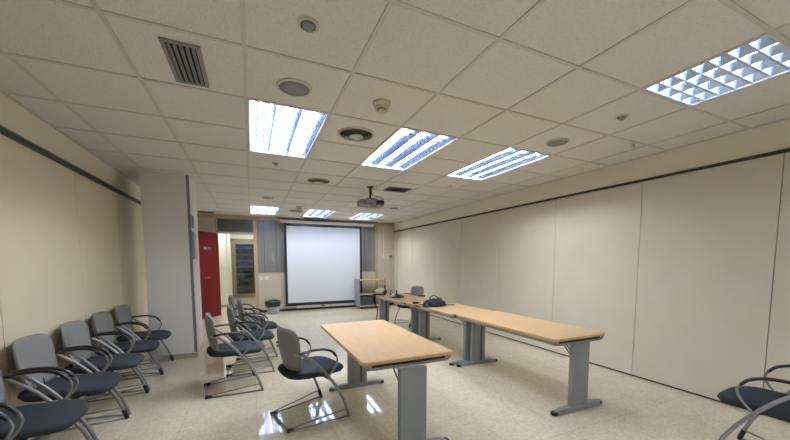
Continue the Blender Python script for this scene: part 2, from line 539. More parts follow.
# ------------------------------------------------------------------ ceiling lights
def light_fitting(i, j, label, ncell=2, dim=False):
    x0, y0 = GX + i * T + 0.014, GY + j * T + 0.014
    w, l = T - 0.028, ncell * T - 0.028
    t = thing('ceiling_light', label, 'light', (x0 + w / 2, y0 + l / 2, H), 0, 'recessed ceiling lights')
    hw, hl = w / 2, l / 2
    bm = nb()
    d_ = 0.09
    box(bm, -hw, hw, -hl, hl, d_, d_ + 0.01)
    box(bm, -hw, -hw + 0.008, -hl, hl, -0.004, d_); box(bm, hw - 0.008, hw, -hl, hl, -0.004, d_)
    box(bm, -hw + 0.008, hw - 0.008, -hl, -hl + 0.008, -0.004, d_); box(bm, -hw + 0.008, hw - 0.008, hl - 0.008, hl, -0.004, d_)
    obj('housing', bm, M['housing'], t)
    n = 4 if dim else 3
    bw = (w - 0.016) / n
    for k in range(n):
        cxk = -hw + 0.008 + bw * (k + 0.5)
        # parabolic reflector trough
        bm = nb()
        prof = []
        for u, zz in (((-1, 0.003), (-0.75, 0.022), (-0.5, 0.041), (-0.1, 0.076), (0.1, 0.076), (0.5, 0.041), (0.75, 0.022), (1, 0.003)) if dim else
                      ((-1, 0.003), (-0.85, 0.020), (-0.65, 0.043), (-0.40, 0.074), (0.40, 0.074), (0.65, 0.043), (0.85, 0.020), (1, 0.003))):
            prof.append((cxk + u * bw * 0.49, zz))
        A = [bm.verts.new((x, -hl + 0.009, zz)) for x, zz in prof]
        B = [bm.verts.new((x, hl - 0.009, zz)) for x, zz in prof]
        for q in range(7):
            f = bm.faces.new((A[q], A[q + 1], B[q + 1], B[q]))
        obj('reflector', bm, M['reflector'], t)
        if dim:
            nl = 7
        else:
            nl = 16
        bm = nb()
        for q in range(1, nl):
            if dim and q > 1:
                obj('louvre', bm, M['louvrewhite'], t); bm = nb()
            yy = -hl + l * q / nl
            zt_ = 0.030 if not dim else 0.045
            v = [bm.verts.new(p) for p in ((cxk - bw * 0.49, yy, 0.001), (cxk + bw * 0.49, yy, 0.001), (cxk + bw * 0.25, yy, zt_), (cxk - bw * 0.25, yy, zt_))]
            th = 0.0012 if not dim else 0.012
            v2 = [bm.verts.new(p.co + Vector((0, th, 0)) * (1 if k_ < 2 else 0.3)) for k_, p in enumerate(v)]
            bm.faces.new(v); bm.faces.new(v2[::-1])
            for e in range(4):
                bm.faces.new((v[e], v2[e], v2[(e + 1) % 4], v[(e + 1) % 4]))
        obj('louvre', bm, M['louvrewhite'] if dim else M['reflector'], t)
        if True:
            bm = nb()
            tube(bm, [(cxk, -hl + 0.03, 0.048), (cxk, hl - 0.03, 0.048)], 0.013, seg=8, smooth=False)
            obj('lamp_tube', bm, M['dimtube'] if dim else M['tube'], t)
    return t
light_fitting(0, 2, 'lit ceiling panel light nearest the column, just past the round grey speaker')
light_fitting(2, 2, 'lit ceiling panel light in the middle of the near row, beside the round air diffuser')
light_fitting(4, 2, 'lit ceiling panel light at the right end of the near row of three')
light_fitting(0, 10, 'lit ceiling panel light nearest the doorway in the far row')
light_fitting(2, 10, 'lit ceiling panel light above the projection screen, middle of the far row')
light_fitting(4, 10, 'lit ceiling panel light at the right end of the far row, behind the projector')
for ii, wd in ((0, 'left'), (2, 'middle'), (4, 'right')):
    light_fitting(ii, -6, 'lit ceiling panel light behind the camera, %s of three, out of the photo' % wd)
light_fitting(DIM[0], DIM[1], 'dim square light with egg-crate louvres nearest the camera at upper right', 1, True)

t = thing('corridor_light', 'lit corridor ceiling light beyond the doorway, hidden above the opening', 'light', (-1.3, 10.9, H - 0.002))
obj('housing', bxs((-0.6, 0.6, -0.1, 0.1, -0.04, 0)), M['housing'], t)
obj('diffuser', bxs((-0.58, 0.58, -0.08, 0.08, -0.05, -0.0402)), M['corridortube'], t)

t = thing('storeroom_fill_light', 'small added fill light, unseen, in the storeroom behind the glazed door', 'light', (-0.1, 14.32, H - 0.002))  # unseen lamp added to brighten the front of the binder shelf
obj('housing', bxs((-0.3, 0.3, -0.05, 0.05, -0.04, 0)), M['housing'], t)
obj('diffuser', bxs((-0.28, 0.28, -0.04, 0.04, -0.05, -0.0402)), M['corridortube'], t)
t = thing('corridor_light', 'added corridor fill light in front of the glazed door, unseen above the opening', 'light', (-0.05, 12.9, H - 0.002))  # second corridor lamp, out of view, added to brighten the white walls
obj('housing', bxs((-0.5, 0.5, -0.1, 0.1, -0.04, 0)), M['housing'], t)
obj('diffuser', bxs((-0.48, 0.48, -0.08, 0.08, -0.05, -0.0402)), M['corridortube'], t)

# ------------------------------------------------------------------ ceiling equipment
def grille(x, y, w, l, label, nsl=6, light=True):
    t = thing('air_vent', label, 'vent', (x, y, H))
    fr = 0.024 if light else 0.028
    bm = nb()
    box(bm, -w / 2, -w / 2 + fr, -l / 2, l / 2, -0.010, -0.0005); box(bm, w / 2 - fr, w / 2, -l / 2, l / 2, -0.010, -0.0005)
    box(bm, -w / 2 + fr, w / 2 - fr, -l / 2, -l / 2 + fr, -0.010, -0.0005); box(bm, -w / 2 + fr, w / 2 - fr, l / 2 - fr, l / 2, -0.010, -0.0005)
    obj('frame', bm, M['vent'] if light else M['slat'], t)
    obj('backing', bxs((-w / 2 + fr, w / 2 - fr, -l / 2 + fr, l / 2 - fr, -0.0025, -0.0005)), M['ventdark'], t)
    iw = w - 2 * fr
    for k in range(nsl):
        xx = -w / 2 + fr + iw * (k + 0.5) / nsl
        bm = nb()
        sw = 0.30 * iw / nsl
        box(bm, -0.0015, 0.0015, -l / 2 + fr, l / 2 - fr, -sw, sw, mtx=Matrix.Translation((xx, 0, -0.0105)) @ Matrix.Rotation(math.radians(62), 4, 'Y'))
        obj('slat', bm, M['slat'], t)
    return t
grille(-0.329, 2.50, 0.20, 0.48, 'aluminium framed slatted air vent in the ceiling nearest the left wall', 5)
grille(2.33, 5.19, 0.42, 0.30, 'dark rectangular air vent in the ceiling just right of the projector', 8, False)
grille(-1.0, 9.50, 0.36, 0.24, 'small dark ceiling vent above the red door', 6, False)
grille(1.70, 9.61, 0.60, 0.15, 'narrow dark ceiling vent above the screen case', 6, False)

def speaker(x, y, label, r=0.122):
    t = thing('ceiling_speaker', label, 'speaker', (x, y, H), 0, 'round ceiling speakers')
    bm = nb(); lathe(bm, [(r * 0.82, -0.0005), (r, -0.0005), (r, -0.006), (r * 0.94, -0.012), (r * 0.86, -0.012), (r * 0.84, -0.006)], cap=False)
    obj('rim', bm, M['offwhite'], t)
    bm = nb(); lathe(bm, [(r * 0.85, -0.003), (r * 0.85, -0.010), (r * 0.4, -0.013), (0.002, -0.0135)])
    obj('grille', bm, M['spkgrille'], t)
speaker(0.32, 2.50, 'round grey ceiling speaker nearest the camera, next to a lit panel')
speaker(2.94, 2.49, 'round grey ceiling speaker near the right wall between two lights', 0.115)
speaker(0.335, 6.88, 'small round ceiling speaker in front of the far light near the doorway')
speaker(3.06, 7.0, 'small round ceiling speaker behind and right of the projector')

def diffuser(x, y, label, r=0.178):
    t = thing('air_diffuser', label, 'air diffuser', (x, y, H), 0, 'round air diffusers')
    bm = nb(); lathe(bm, [(r * 0.86, -0.0005), (r, -0.0005), (r, -0.006), (r * 0.95, -0.012), (r * 0.90, -0.012), (r * 0.86, -0.004)], cap=False, seg=32)
    obj('rim', bm, M['diffmetal'], t)
    bm = nb(); lathe(bm, [(r * 0.87, -0.001), (r * 0.87, -0.003)], seg=32)
    obj('backing', bm, M['ventdark'], t)
    for q, rr in enumerate((0.80, 0.70, 0.60, 0.50)):
        bm = nb(); R_ = r * rr; zz = -0.012 - 0.003 * q
        lathe(bm, [(R_ + 0.004, zz - 0.006), (R_ - 0.003, zz + 0.006), (R_ - 0.0045, zz + 0.006), (R_ + 0.0025, zz - 0.007)], cap=False, seg=32)
        obj('cone_ring', bm, M['diffmetal'], t)
    bm = nb(); lathe(bm, [(0.004, -0.003), (r * 0.20, -0.010), (r * 0.40, -0.026), (r * 0.36, -0.029), (r * 0.15, -0.036), (0.002, -0.038)], seg=24)
    obj('cone', bm, M['diffmetal'], t)
diffuser(0.97, 3.14, 'round metal air diffuser with concentric rings between two near lit panels')
diffuser(0.985, 5.15, 'round metal air diffuser halfway down the room, left of the projector')
diffuser(1.035, 8.34, 'round metal air diffuser farthest away, beside the far lights')

def detector(x, y, label, s=1.15):
    t = thing('smoke_detector', label, 'smoke detector', (x, y, H), 0, 'smoke detectors')
    bm = nb(); lathe(bm, [(0.062 * s, -0.0005), (0.062 * s, -0.012 * s), (0.052 * s, -0.026 * s), (0.048 * s, -0.026 * s)])
    obj('base', bm, M['offwhite'], t)
    bm = nb(); lathe(bm, [(0.046 * s, -0.026 * s), (0.046 * s, -0.042 * s), (0.036 * s, -0.044 * s)])
    obj('chamber', bm, M['offwhite'], t)
    bm = nb(); lathe(bm, [(0.034 * s, -0.044 * s), (0.034 * s, -0.050 * s)])
    obj('slot', bm, M['slat'], t)
    bm = nb(); lathe(bm, [(0.036 * s, -0.050 * s), (0.036 * s, -0.060 * s), (0.022 * s, -0.068 * s), (0.002, -0.069 * s)])
    obj('cap', bm, M['offwhite'], t)
detector(0.97, 2.46, 'white stepped smoke detector near the nearest round air diffuser')
detector(1.02, 7.66, 'white smoke detector far down the ceiling beside the farthest diffuser')

def eyeball(x, y, label, r=0.056):
    t = thing('ceiling_sensor', label, 'sensor', (x, y, H))
    bm = nb(); lathe(bm, [(r * 0.7, -0.0005), (r, -0.0005), (r, -0.006), (r * 0.86, -0.012), (r * 0.7, -0.006)], cap=False)
    obj('rim', bm, M['offwhite'], t)
    bm = nb(); lathe(bm, [(r * 0.72, -0.001), (r * 0.72, -0.003)])
    obj('recess', bm, M['slat'], t)
    bm = nb(); lathe(bm, [(r * 0.60, -0.003), (r * 0.58, -0.014), (r * 0.42, -0.026), (r * 0.2, -0.032), (0.002, -0.034)])
    obj('lens', bm, M['spkgrille'], t)
    bm = nb()
    for k in range(9):
        a = math.radians(25 + 130 * k / 8)
        box(bm, -0.004, 0.004, -0.003, 0.003, -0.012, -0.004, mtx=Matrix.Translation((r * 0.64 * math.cos(a), r * 0.64 * math.sin(a), 0)))
    obj('eye_slot', bm, M['ventdark'], t)
eyeball(0.312, 1.83, 'round recessed eyeball sensor in white ring at top of photo')
eyeball(2.93, 1.835, 'round recessed eyeball sensor near the right wall, left of square louvred light', 0.052)

def sprinkler(x, y, label, r=0.03):
    t = thing('sprinkler_head', label, 'sprinkler', (x, y, H), 0, 'small ceiling sprinklers')
    bm = nb(); lathe(bm, [(r, -0.0005), (r, -0.006), (r * 0.5, -0.012), (r * 0.4, -0.012)])
    obj('rosette', bm, M['offwhite'], t)
    bm = nb(); lathe(bm, [(r * 0.35, -0.012), (r * 0.3, -0.032), (r * 0.8, -0.034), (r * 0.8, -0.037)])
    obj('deflector', bm, M['diffmetal'], t)
sprinkler(0.32, 4.45, 'small sprinkler head behind the lit panel nearest the column', 0.04)
sprinkler(0.352, 7.6, 'small sprinkler head in front of the far light nearest the doorway')
sprinkler(2.98, 4.55, 'small sprinkler head behind the right-hand near lit panel')
sprinkler(3.71, 2.19, 'small sprinkler head close to the right wall, nearest the camera')

# projector on a pole
t = thing('projector', 'grey projector hanging from the ceiling on a dark pole facing the screen', 'projector', (1.84, 5.2, 2.40))
bm = nb(); tube(bm, [(0, 0, 0.06), (0, 0, H - 2.40 - 0.001)], 0.018, seg=12, smooth=False)
lathe(bm, [(0.055, H - 2.40 - 0.012), (0.055, H - 2.40 - 0.001)])
obj('pole', bm, M['black'], t)
bm = nb()
for a in range(4):
    ca, sa = math.cos(PI / 4 + a * PI / 2), math.sin(PI / 4 + a * PI / 2)
    tube(bm, [(0, 0, 0.065), (0.08 * ca, 0.08 * sa, 0.055), (0.14 * ca, 0.11 * sa, 0.035)], 0.010, seg=6)
obj('bracket', bm, M['black'], t)
bm = nb(); rounded_slab(bm, -0.20, 0.20, -0.14, 0.14, -0.065, 0.035, 0.05, 0.015)
obj('body', bm, M['projgrey'], t)
bm = bxs((0.05, 0.19, -0.150, -0.138, -0.045, 0.02), bev=0.004)
obj('vent_panel', bm, M['black'], t)
bm = bxs((-0.10, 0.02, -0.146, -0.139, -0.05, -0.025), (-0.17, -0.12, -0.146, -0.139, -0.05, 0.0))
obj('socket_panel', bm, M['slat'], t)
bm = nb(); tube(bm, [(-0.10, 0.13, -0.01), (-0.10, 0.175, -0.01)], 0.035, seg=14, smooth=False)
obj('lens', bm, M['black'], t)
bm = nb()
tube(bm, [(0.12, -0.148, 0.0), (0.16, -0.19, 0.03), (0.10, -0.13, 0.08), (0.03, -0.03, 0.12), (0.012, -0.02, 0.2), (0.012, -0.018, 0.25)], 0.006, seg=6)
tube(bm, [(-0.05, -0.145, -0.03), (-0.05, -0.18, -0.075), (0.02, -0.17, -0.08), (0.08, -0.149, -0.03)], 0.005, seg=6)
obj('cable', bm, M['black'], t)

# ------------------------------------------------------------------ screen wall fittings
t = thing('projection_screen', 'white projection screen with black border pulled down on the far wall', 'projection screen', (2.0, YB - 0.09, 0))
bm = nb(); box(bm, -1.14, 1.135, -0.001, 0.001, 0.17, 2.50)
obj('border_cloth', bm, M['black'], t)
bm = nb(); box(bm, -1.075, 1.07, -0.0022, -0.0012, 0.235, 2.425)
obj('screen_surface', bm, M['screen'], t)
bm = nb(); box(bm, -1.24, 1.52, -0.05, 0.06, 2.50, 2.585, bev=0.012)
obj('case', bm, M['white'], t)
bm = nb(); tube(bm, [(-1.15, 0, 0.165), (1.145, 0, 0.165)], 0.018, seg=10, smooth=False)
obj('bottom_bar', bm, M['black'], t)

t = thing('cable_trunking', 'long white trunking box under the screen with a red socket', 'trunking', (2.0, YB - 0.012, 0.07))
obj('box', bxs((-0.84, 0.88, -0.05, -0.001, 0.0, 0.085), bev=0.004), M['white'], t)
obj('red_socket', bxs((-0.13, -0.03, -0.056, -0.0502, 0.02, 0.065)), M['redplastic'], t)
obj('socket', bxs((0.10, 0.18, -0.056, -0.0502, 0.02, 0.065)), M['offwhite'], t)

for k, (xx, lab) in enumerate(((0.235, 'white light switch nearest the doorway post, left of a pair'), (0.375, 'white light switch farther from the doorway post, right of a pair'))):
    t = thing('light_switch', lab, 'switch', (xx, YB, 0.955), 0, 'pair of light switches')
    obj('plate', bxs((-0.05, 0.05, -0.012, -0.001, -0.05, 0.05), bev=0.003), M['white'], t)
    obj('rocker', bxs((-0.03, 0.03, -0.016, -0.0121, -0.03, 0.03)), M['white'], t)
o = obj('cable_conduit', bxs((3.885, 3.905, YB - 0.016, YB, 1.63, 2.55)), M['white'])
tag(o, 'thin white vertical conduit running down the wall right of the screen', 'conduit')
t = thing('wall_socket', 'white wall socket at the foot of the vertical conduit', 'socket', (3.895, YB, 1.58))
obj('plate', bxs((-0.05, 0.05, -0.03, -0.001, -0.05, 0.05), bev=0.004), M['white'], t)
obj('face', bxs((-0.03, 0.03, -0.033, -0.0302, -0.03, 0.03)), M['offwhite'], t)
t = thing('wall_control', 'white upright control box beside the socket at the conduit', 'control box', (4.01, YB, 1.59))
obj('case', bxs((-0.04, 0.04, -0.035, -0.001, -0.075, 0.075), bev=0.005), M['white'], t)
obj('button_panel', bxs((-0.025, 0.025, -0.038, -0.0352, 0.0, 0.05)), M['offwhite'], t)
t = thing('thermostat', 'small dark round wall knob nearest the right-hand corner', 'thermostat', (4.15, YB, 1.58))
bm = nb(); lathe(bm, [(0.045, 0), (0.045, 0.018), (0.038, 0.024)], seg=18)
o = obj('knob', bm, M['slat'], t, (0, -0.001, 0)); o.rotation_euler.x = PI / 2
obj('bracket', bxs((-0.055, -0.046, -0.02, -0.001, -0.03, 0.05)), M['offwhite'], t)

# things on the column's side face
t = thing('control_plate', 'small grey control plate high on the right side of the column', 'control plate', (CXR, 5.70, 2.0))
obj('plate', bxs((0.001, 0.018, -0.05, 0.05, -0.08, 0.10), bev=0.003), M['spkgrille'], t)
obj('display', bxs((0.0182, 0.021, -0.03, 0.03, 0.0, 0.06)), M['slat'], t)
t = thing('framed_notice', 'tall framed grey notice on the right side of the column under the plate', 'framed notice', (CXR, 5.68, 1.66))
obj('frame', bxs((0.001, 0.03, -0.10, 0.10, -0.20, 0.20), bev=0.004), M['metal'], t)
obj('sheet', bxs((0.0302, 0.032, -0.085, 0.085, -0.185, 0.185)), M['binlight'], t)

# waste bin
t = thing('waste_bin', 'light grey waste bin with a black bag against the far wall', 'bin', (0.50, 9.40, 0.0))
bm = nb(); lathe(bm, [(0.145, 0.0), (0.15, 0.01), (0.185, 0.30), (0.187, 0.33), (0.180, 0.33), (0.144, 0.02)], seg=28, cap=False)
lathe(bm, [(0.145, 0.0), (0.1445, 0.006)], seg=28)
obj('bucket', bm, M['binlight'], t)
bm = nb()
random.seed(7)
prof = [(0.19, 0.20), (0.196, 0.24), (0.205, 0.31), (0.205, 0.345), (0.188, 0.365), (0.15, 0.35), (0.10, 0.31), (0.02, 0.30)]
seg = 28
rings = []
for r, zz in prof:
    rings.append([bm.verts.new(((r + random.uniform(-.006, .008)) * math.cos(2 * PI * k / seg), (r + random.uniform(-.006, .008)) * math.sin(2 * PI * k / seg), zz + random.uniform(-.014, .014))) for k in range(seg)])
for A, B in zip(rings, rings[1:]):
    for k in range(seg):
        f = bm.faces.new((A[k], A[(k + 1) % seg], B[(k + 1) % seg], B[k])); f.smooth = True
bm.faces.new(rings[-1])
obj('bin_bag', bm, M['binbag'], t)

# equipment cart
t = thing('equipment_cart', 'rolling cart with grey side panel and three wood shelves by the screen', 'cart', (3.30, 9.42, 0))
obj('side_panel', bxs((-0.42, -0.385, -0.24, 0.24, 0.06, 0.90), bev=0.006), M['cartgrey'], t)
for zz in (0.09, 0.44, 0.86):
    obj('shelf', bxs((-0.384, 0.36, -0.24, 0.24, zz - 0.015, zz + 0.015), bev=0.003), M['cartwood'], t)
bm = nb(); tube(bm, [(0.345, 0.2, 0.106), (0.345, 0.2, 0.844)], 0.012, smooth=False)
obj('post', bm, M['metal'], t)
bm = nb(); tube(bm, [(0.345, -0.2, 0.106), (0.345, -0.2, 0.424)], 0.012, smooth=False); tube(bm, [(0.345, -0.2, 0.456), (0.345, -0.2, 0.844)], 0.012, smooth=False)
obj('post', bm, M['metal'], t)
for sx in (-0.33, 0.30):
    for sy in (-0.18, 0.18):
        bm = nb(); tube(bm, [(sx - 0.015, sy, 0.032), (sx + 0.015, sy, 0.032)], 0.032, seg=14, smooth=False)
        box(bm, sx - 0.02, sx + 0.02, sy - 0.02, sy + 0.02, 0.055, 0.0745)
        obj('castor', bm, M['black'], t)
t = thing('equipment_box', 'dark blue grey equipment box on the bottom shelf of the cart', 'equipment', (3.13, 9.40, 0.106))
obj('case', bxs((-0.19, 0.23, -0.19, 0.19, 0.0, 0.27), bev=0.008), M['boxblue'], t)
obj('front_panel', bxs((-0.17, 0.21, -0.195, -0.1902, 0.02, 0.24)), M['boxblue'], t)
t = thing('power_cable', 'black power cable hanging at the right end of the cart', 'cable', (3.69, 9.16, 0.86))
bm = nb(); tube(bm, [(0, 0, 0.02), (0.0, -0.02, -0.10), (0.02, 0.0, -0.26), (-0.01, 0.0, -0.40), (0.02, 0.01, -0.60), (0, 0, -0.845)], 0.010, seg=6)
obj('cable', bm, M['black'], t)
obj('plug', bxs((-0.02, 0.02, -0.02, 0.012, -0.24, -0.15), bev=0.004), M['black'], t)

# ------------------------------------------------------------------ tables
ZT = 0.72
def table(name_label, cx, y0, y1, w, zt=ZT, near=0.05, far=0.10, legx=0.0, foot_l=0.31):
    l = y1 - y0
    t = thing('training_table', name_label, 'table', (cx, (y0 + y1) / 2, 0), 0, 'beech tables with grey column legs')
    hw, hl = w / 2, l / 2
    bm = nb(); rounded_slab(bm, -hw, hw, -hl, hl, zt - 0.026, zt, 0.035, 0.004)
    obj('tabletop', bm, M['wood'], t)
    # side rails with chamfered underside
    for s in (-1, 1):
        bm = nb()
        xs = [s * (hw - 0.02), s * (hw - 0.022), s * (hw - 0.06), s * (hw - 0.075)]
        prof = [(s * (hw - 0.018), zt - 0.0262), (s * (hw - 0.018), zt - 0.045), (s * (hw - 0.045), zt - 0.07), (s * (hw - 0.075), zt - 0.07), (s * (hw - 0.075), zt - 0.0262)]
        A = [bm.verts.new((x, -hl + 0.02, zz)) for x, zz in prof]
        B = [bm.verts.new((x, hl - 0.02, zz)) for x, zz in prof]
        for k in range(5):
            bm.faces.new((A[k], A[(k + 1) % 5], B[(k + 1) % 5], B[k]))
        bm.faces.new(A); bm.faces.new(B[::-1])
        obj('side_rail', bm, M['tablegrey'], t)
        # end: dark gap and grey lip
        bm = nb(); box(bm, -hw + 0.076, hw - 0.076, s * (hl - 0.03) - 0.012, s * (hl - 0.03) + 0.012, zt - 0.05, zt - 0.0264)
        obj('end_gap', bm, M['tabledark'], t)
        bm = nb(); box(bm, -hw + 0.0755, hw - 0.0755, s * (hl - 0.035) - 0.022, s * (hl - 0.035) + 0.022, zt - 0.07, zt - 0.0502)
        obj('end_rail', bm, M['tablegrey'], t)
    for s in (-1, 1):
        yl = s * (hl - (near if s < 0 else far))
        lx = legx if s > 0 else 0.0
        bm = nb()
        box(bm, lx - 0.11, lx + 0.11, yl - 0.026, yl + 0.026, 0.045, zt - 0.0702, bev=0.007)
        leg = obj('leg', bm, M['tablegrey'], t)
        obj('cable_slot', bxs((lx + 0.028, lx + 0.052, yl - s * 0.0262 - 0.003, yl - s * 0.0262 + 0.003, 0.06, zt - 0.09)), M['legdark'], leg)
        bm = nb()
        v = []
        prof = [(-foot_l, 0.008, 0.034, 0.032), (-foot_l * .6, 0.008, 0.05, 0.038), (foot_l * .6, 0.008, 0.05, 0.038), (foot_l, 0.008, 0.034, 0.032)]
        for x, z0, z1, hwid in prof:
            x += lx
            v.append([bm.verts.new((x, yl - hwid, z0)), bm.verts.new((x, yl + hwid, z0)), bm.verts.new((x, yl + hwid * .75, z1)), bm.verts.new((x, yl - hwid * .75, z1))])
        for A, B in zip(v, v[1:]):
            for k in range(4):
                bm.faces.new((A[k], A[(k + 1) % 4], B[(k + 1) % 4], B[k]))
        bm.faces.new(v[0]); bm.faces.new(v[-1][::-1])
        foot = obj('foot', bm, M['tablegrey'], leg)
        for e in (-1, 1):
            bm = nb(); lathe(bm, [(0.031, 0.0), (0.034, 0.004), (0.034, 0.022), (0.027, 0.030)], cx=lx + e * foot_l, cy=yl, seg=16)
            obj('foot_cap', bm, M['black'], leg)
        for q in (-0.095, -0.06):
            bm = nb()
            tube(bm, [(lx + q, yl - s * 0.02, zt - 0.19), (lx + q - 0.03, yl - s * 0.13, zt - 0.03)], 0.007, seg=6, smooth=False)
            obj('strut', bm, M['tablegrey'], t)
    return t
table('beech table standing apart in the foreground next to the turned chair', 1.06, 2.105, 3.64, 0.758, near=-0.015, far=0.16, foot_l=0.29)
table('beech table at the near end of the row along the right wall', 2.84, 2.045, 3.636, 0.72, near=0.02, far=0.042)
table('beech table in the middle of the row carrying the black cable bag', 2.785, 3.652, 5.10, 0.72, near=0.036, far=0.06)
table('beech table at the far end of the row carrying the black conference phone', 2.71, 5.11, 6.45, 0.70, near=0.07, far=0.10, legx=-0.17, foot_l=0.19)

# black bag and cables on the middle table
t = thing('cable_bag', 'crumpled dark bag with loop handle and cables on the middle table', 'bag', (2.63, 4.42, ZT))
bm = nb()
bmesh.ops.create_icosphere(bm, subdivisions=4, radius=1)
from mathutils import noise as mnoise
for v in bm.verts:
    p = v.co.copy()
    nz = mnoise.noise(p * 2.2) * 0.22 + mnoise.noise(p * 6.0) * 0.07
    p *= 1 + nz
    sq = max(0.0, p.z)
    v.co = Vector((p.x * 0.19, p.y * 0.14, max(0.001, 0.03 + p.z * 0.085)))
for f in bm.faces:
    f.smooth = True
obj('bag_body', bm, M['navybag'], t)
bm = nb()
tube(bm, [(-0.09, 0.02, 0.09), (-0.06, 0.02, 0.145), (0.0, 0.03, 0.165), (0.06, 0.03, 0.14), (0.10, 0.03, 0.085)], 0.008, seg=6)
tube(bm, [(-0.02, -0.05, 0.09), (0.02, -0.06, 0.13), (0.09, -0.05, 0.12), (0.12, -0.04, 0.07)], 0.007, seg=6)
obj('handle', bm, M['blackmatte'], t)
for pts in ([(0.15, 0.0, 0.03), (0.22, -0.06, 0.012), (0.27, -0.02, 0.008), (0.33, -0.07, 0.008)],
            [(-0.14, -0.03, 0.03), (-0.20, 0.0, 0.012), (-0.23, -0.06, 0.008), (-0.20, -0.12, 0.008), (-0.15, -0.10, 0.01)],
            [(-0.15, 0.03, 0.03), (-0.20, 0.10, 0.02), (-0.28, 0.12, 0.008), (-0.29, 0.02, 0.008), (-0.25, -0.02, 0.018)]):
    bm = nb(); tube(bm, pts, 0.0065, seg=6)
    obj('loose_cable', bm, M['blackmatte'], t)
t = thing('cable_adapter', 'small dark adapter lying left of the cable bag', 'adapter', (2.485, 4.78, ZT + 0.0005), 0.4)
obj('case', bxs((-0.055, 0.055, -0.03, 0.03, 0.0, 0.032), bev=0.008), M['black'], t)
bm = nb(); tube(bm, [(0.05, 0, 0.015), (0.09, 0.02, 0.01), (0.12, 0.0, 0.006)], 0.004, seg=6); obj('cord', bm, M['black'], t)

# conference phone
t = thing('conference_phone', 'flat black conference phone on the farthest table', 'phone', (2.60, 5.82, ZT), 0.2)
bm = nb()
lob = 36
prof = [(1.0, 0.0), (1.02, 0.012), (0.9, 0.03), (0.6, 0.048), (0.25, 0.055), (0.02, 0.055)]
rings = []
for r, zz in prof:
    ring = []
    for k in range(lob):
        a = 2 * PI * k / lob
        R_ = 0.125 * r * (1 + 0.09 * math.cos(3 * a) * min(1, r))
        ring.append(bm.verts.new((R_ * 1.15 * math.cos(a), R_ * math.sin(a), zz)))
    rings.append(ring)
for A, B in zip(rings, rings[1:]):
    for k in range(lob):
        f = bm.faces.new((A[k], A[(k + 1) % lob], B[(k + 1) % lob], B[k])); f.smooth = True
bm.faces.new(rings[0][::-1]); bm.faces.new(rings[-1])
obj('body', bm, M['black'], t)
bm = bxs((-0.03, 0.035, -0.025, 0.025, 0.0555, 0.058)); obj('keypad', bm, M['blackmatte'], t)

# desk-top device trailing cables at the end of the farthest table
t = thing('document_camera', 'white and black device at the far left corner of the farthest table', 'device', (2.485, 6.38, ZT))
bm = nb(); rounded_slab(bm, -0.08, 0.10, -0.06, 0.04, 0.0, 0.025, 0.03, 0.006)
obj('base', bm, M['black'], t)
bm = nb()
bmesh.ops.create_icosphere(bm, subdivisions=3, radius=1)
for v in bm.verts:
    v.co = Vector((-0.03 + v.co.x * 0.10, v.co.y * 0.07 - 0.01, 0.085 + v.co.z * 0.06 + 0.01 * math.sin(v.co.x * 3)))
for f in bm.faces: f.smooth = True
obj('head', bm, M['white'], t)
bm = nb()
bmesh.ops.create_icosphere(bm, subdivisions=3, radius=1)
for v in bm.verts:
    v.co = Vector((0.085 + v.co.x * 0.05, v.co.y * 0.05 - 0.01, 0.062 + v.co.z * 0.04))
for f in bm.faces: f.smooth = True
obj('side_pod', bm, M['black'], t)
t = thing('hanging_cable', 'tangle of black cables hanging off the far left corner of the farthest table', 'cable', (2.33, 6.32, ZT), 0)
for pts in ([(0.055, -0.05, 0.012), (0.01, -0.05, 0.03), (-0.03, -0.05, -0.04), (-0.01, -0.03, -0.22), (0.01, 0.02, -0.25), (-0.02, 0.04, -0.12), (-0.03, 0.06, 0.0), (0.05, 0.06, 0.012)],
            [(0.055, -0.02, 0.012), (0.0, -0.02, 0.03), (-0.03, -0.01, -0.06), (0.0, 0.03, -0.16), (-0.02, 0.07, -0.08), (-0.02, 0.09, 0.02), (0.055, 0.09, 0.012)],
            [(0.055, -0.035, 0.012), (0.0, -0.035, 0.025), (-0.02, -0.06, -0.1), (0.01, -0.09, -0.3), (0.0, -0.08, -0.45), (-0.01, -0.06, -0.71)]):
    bm = nb(); tube(bm, pts, 0.008, seg=6)
    obj('cord', bm, M['blackmatte'], t)
for px, lab in ((2.70, 'short black microphone at the back edge of the farthest table, left one'), (2.84, 'short black microphone at the back edge of the farthest table, right one')):
    t = thing('desk_microphone', lab, 'microphone', (px, 6.38, ZT), 0, 'desk microphones')
    bm = nb(); lathe(bm, [(0.03, 0.0), (0.03, 0.012), (0.012, 0.018)], seg=14); obj('base', bm, M['black'], t)
    bm = nb(); tube(bm, [(0, 0, 0.018), (0, 0, 0.05), (0.0, -0.01, 0.085)], [0.008] * 6 + [0.013] * 8, seg=8); obj('head', bm, M['black'], t)

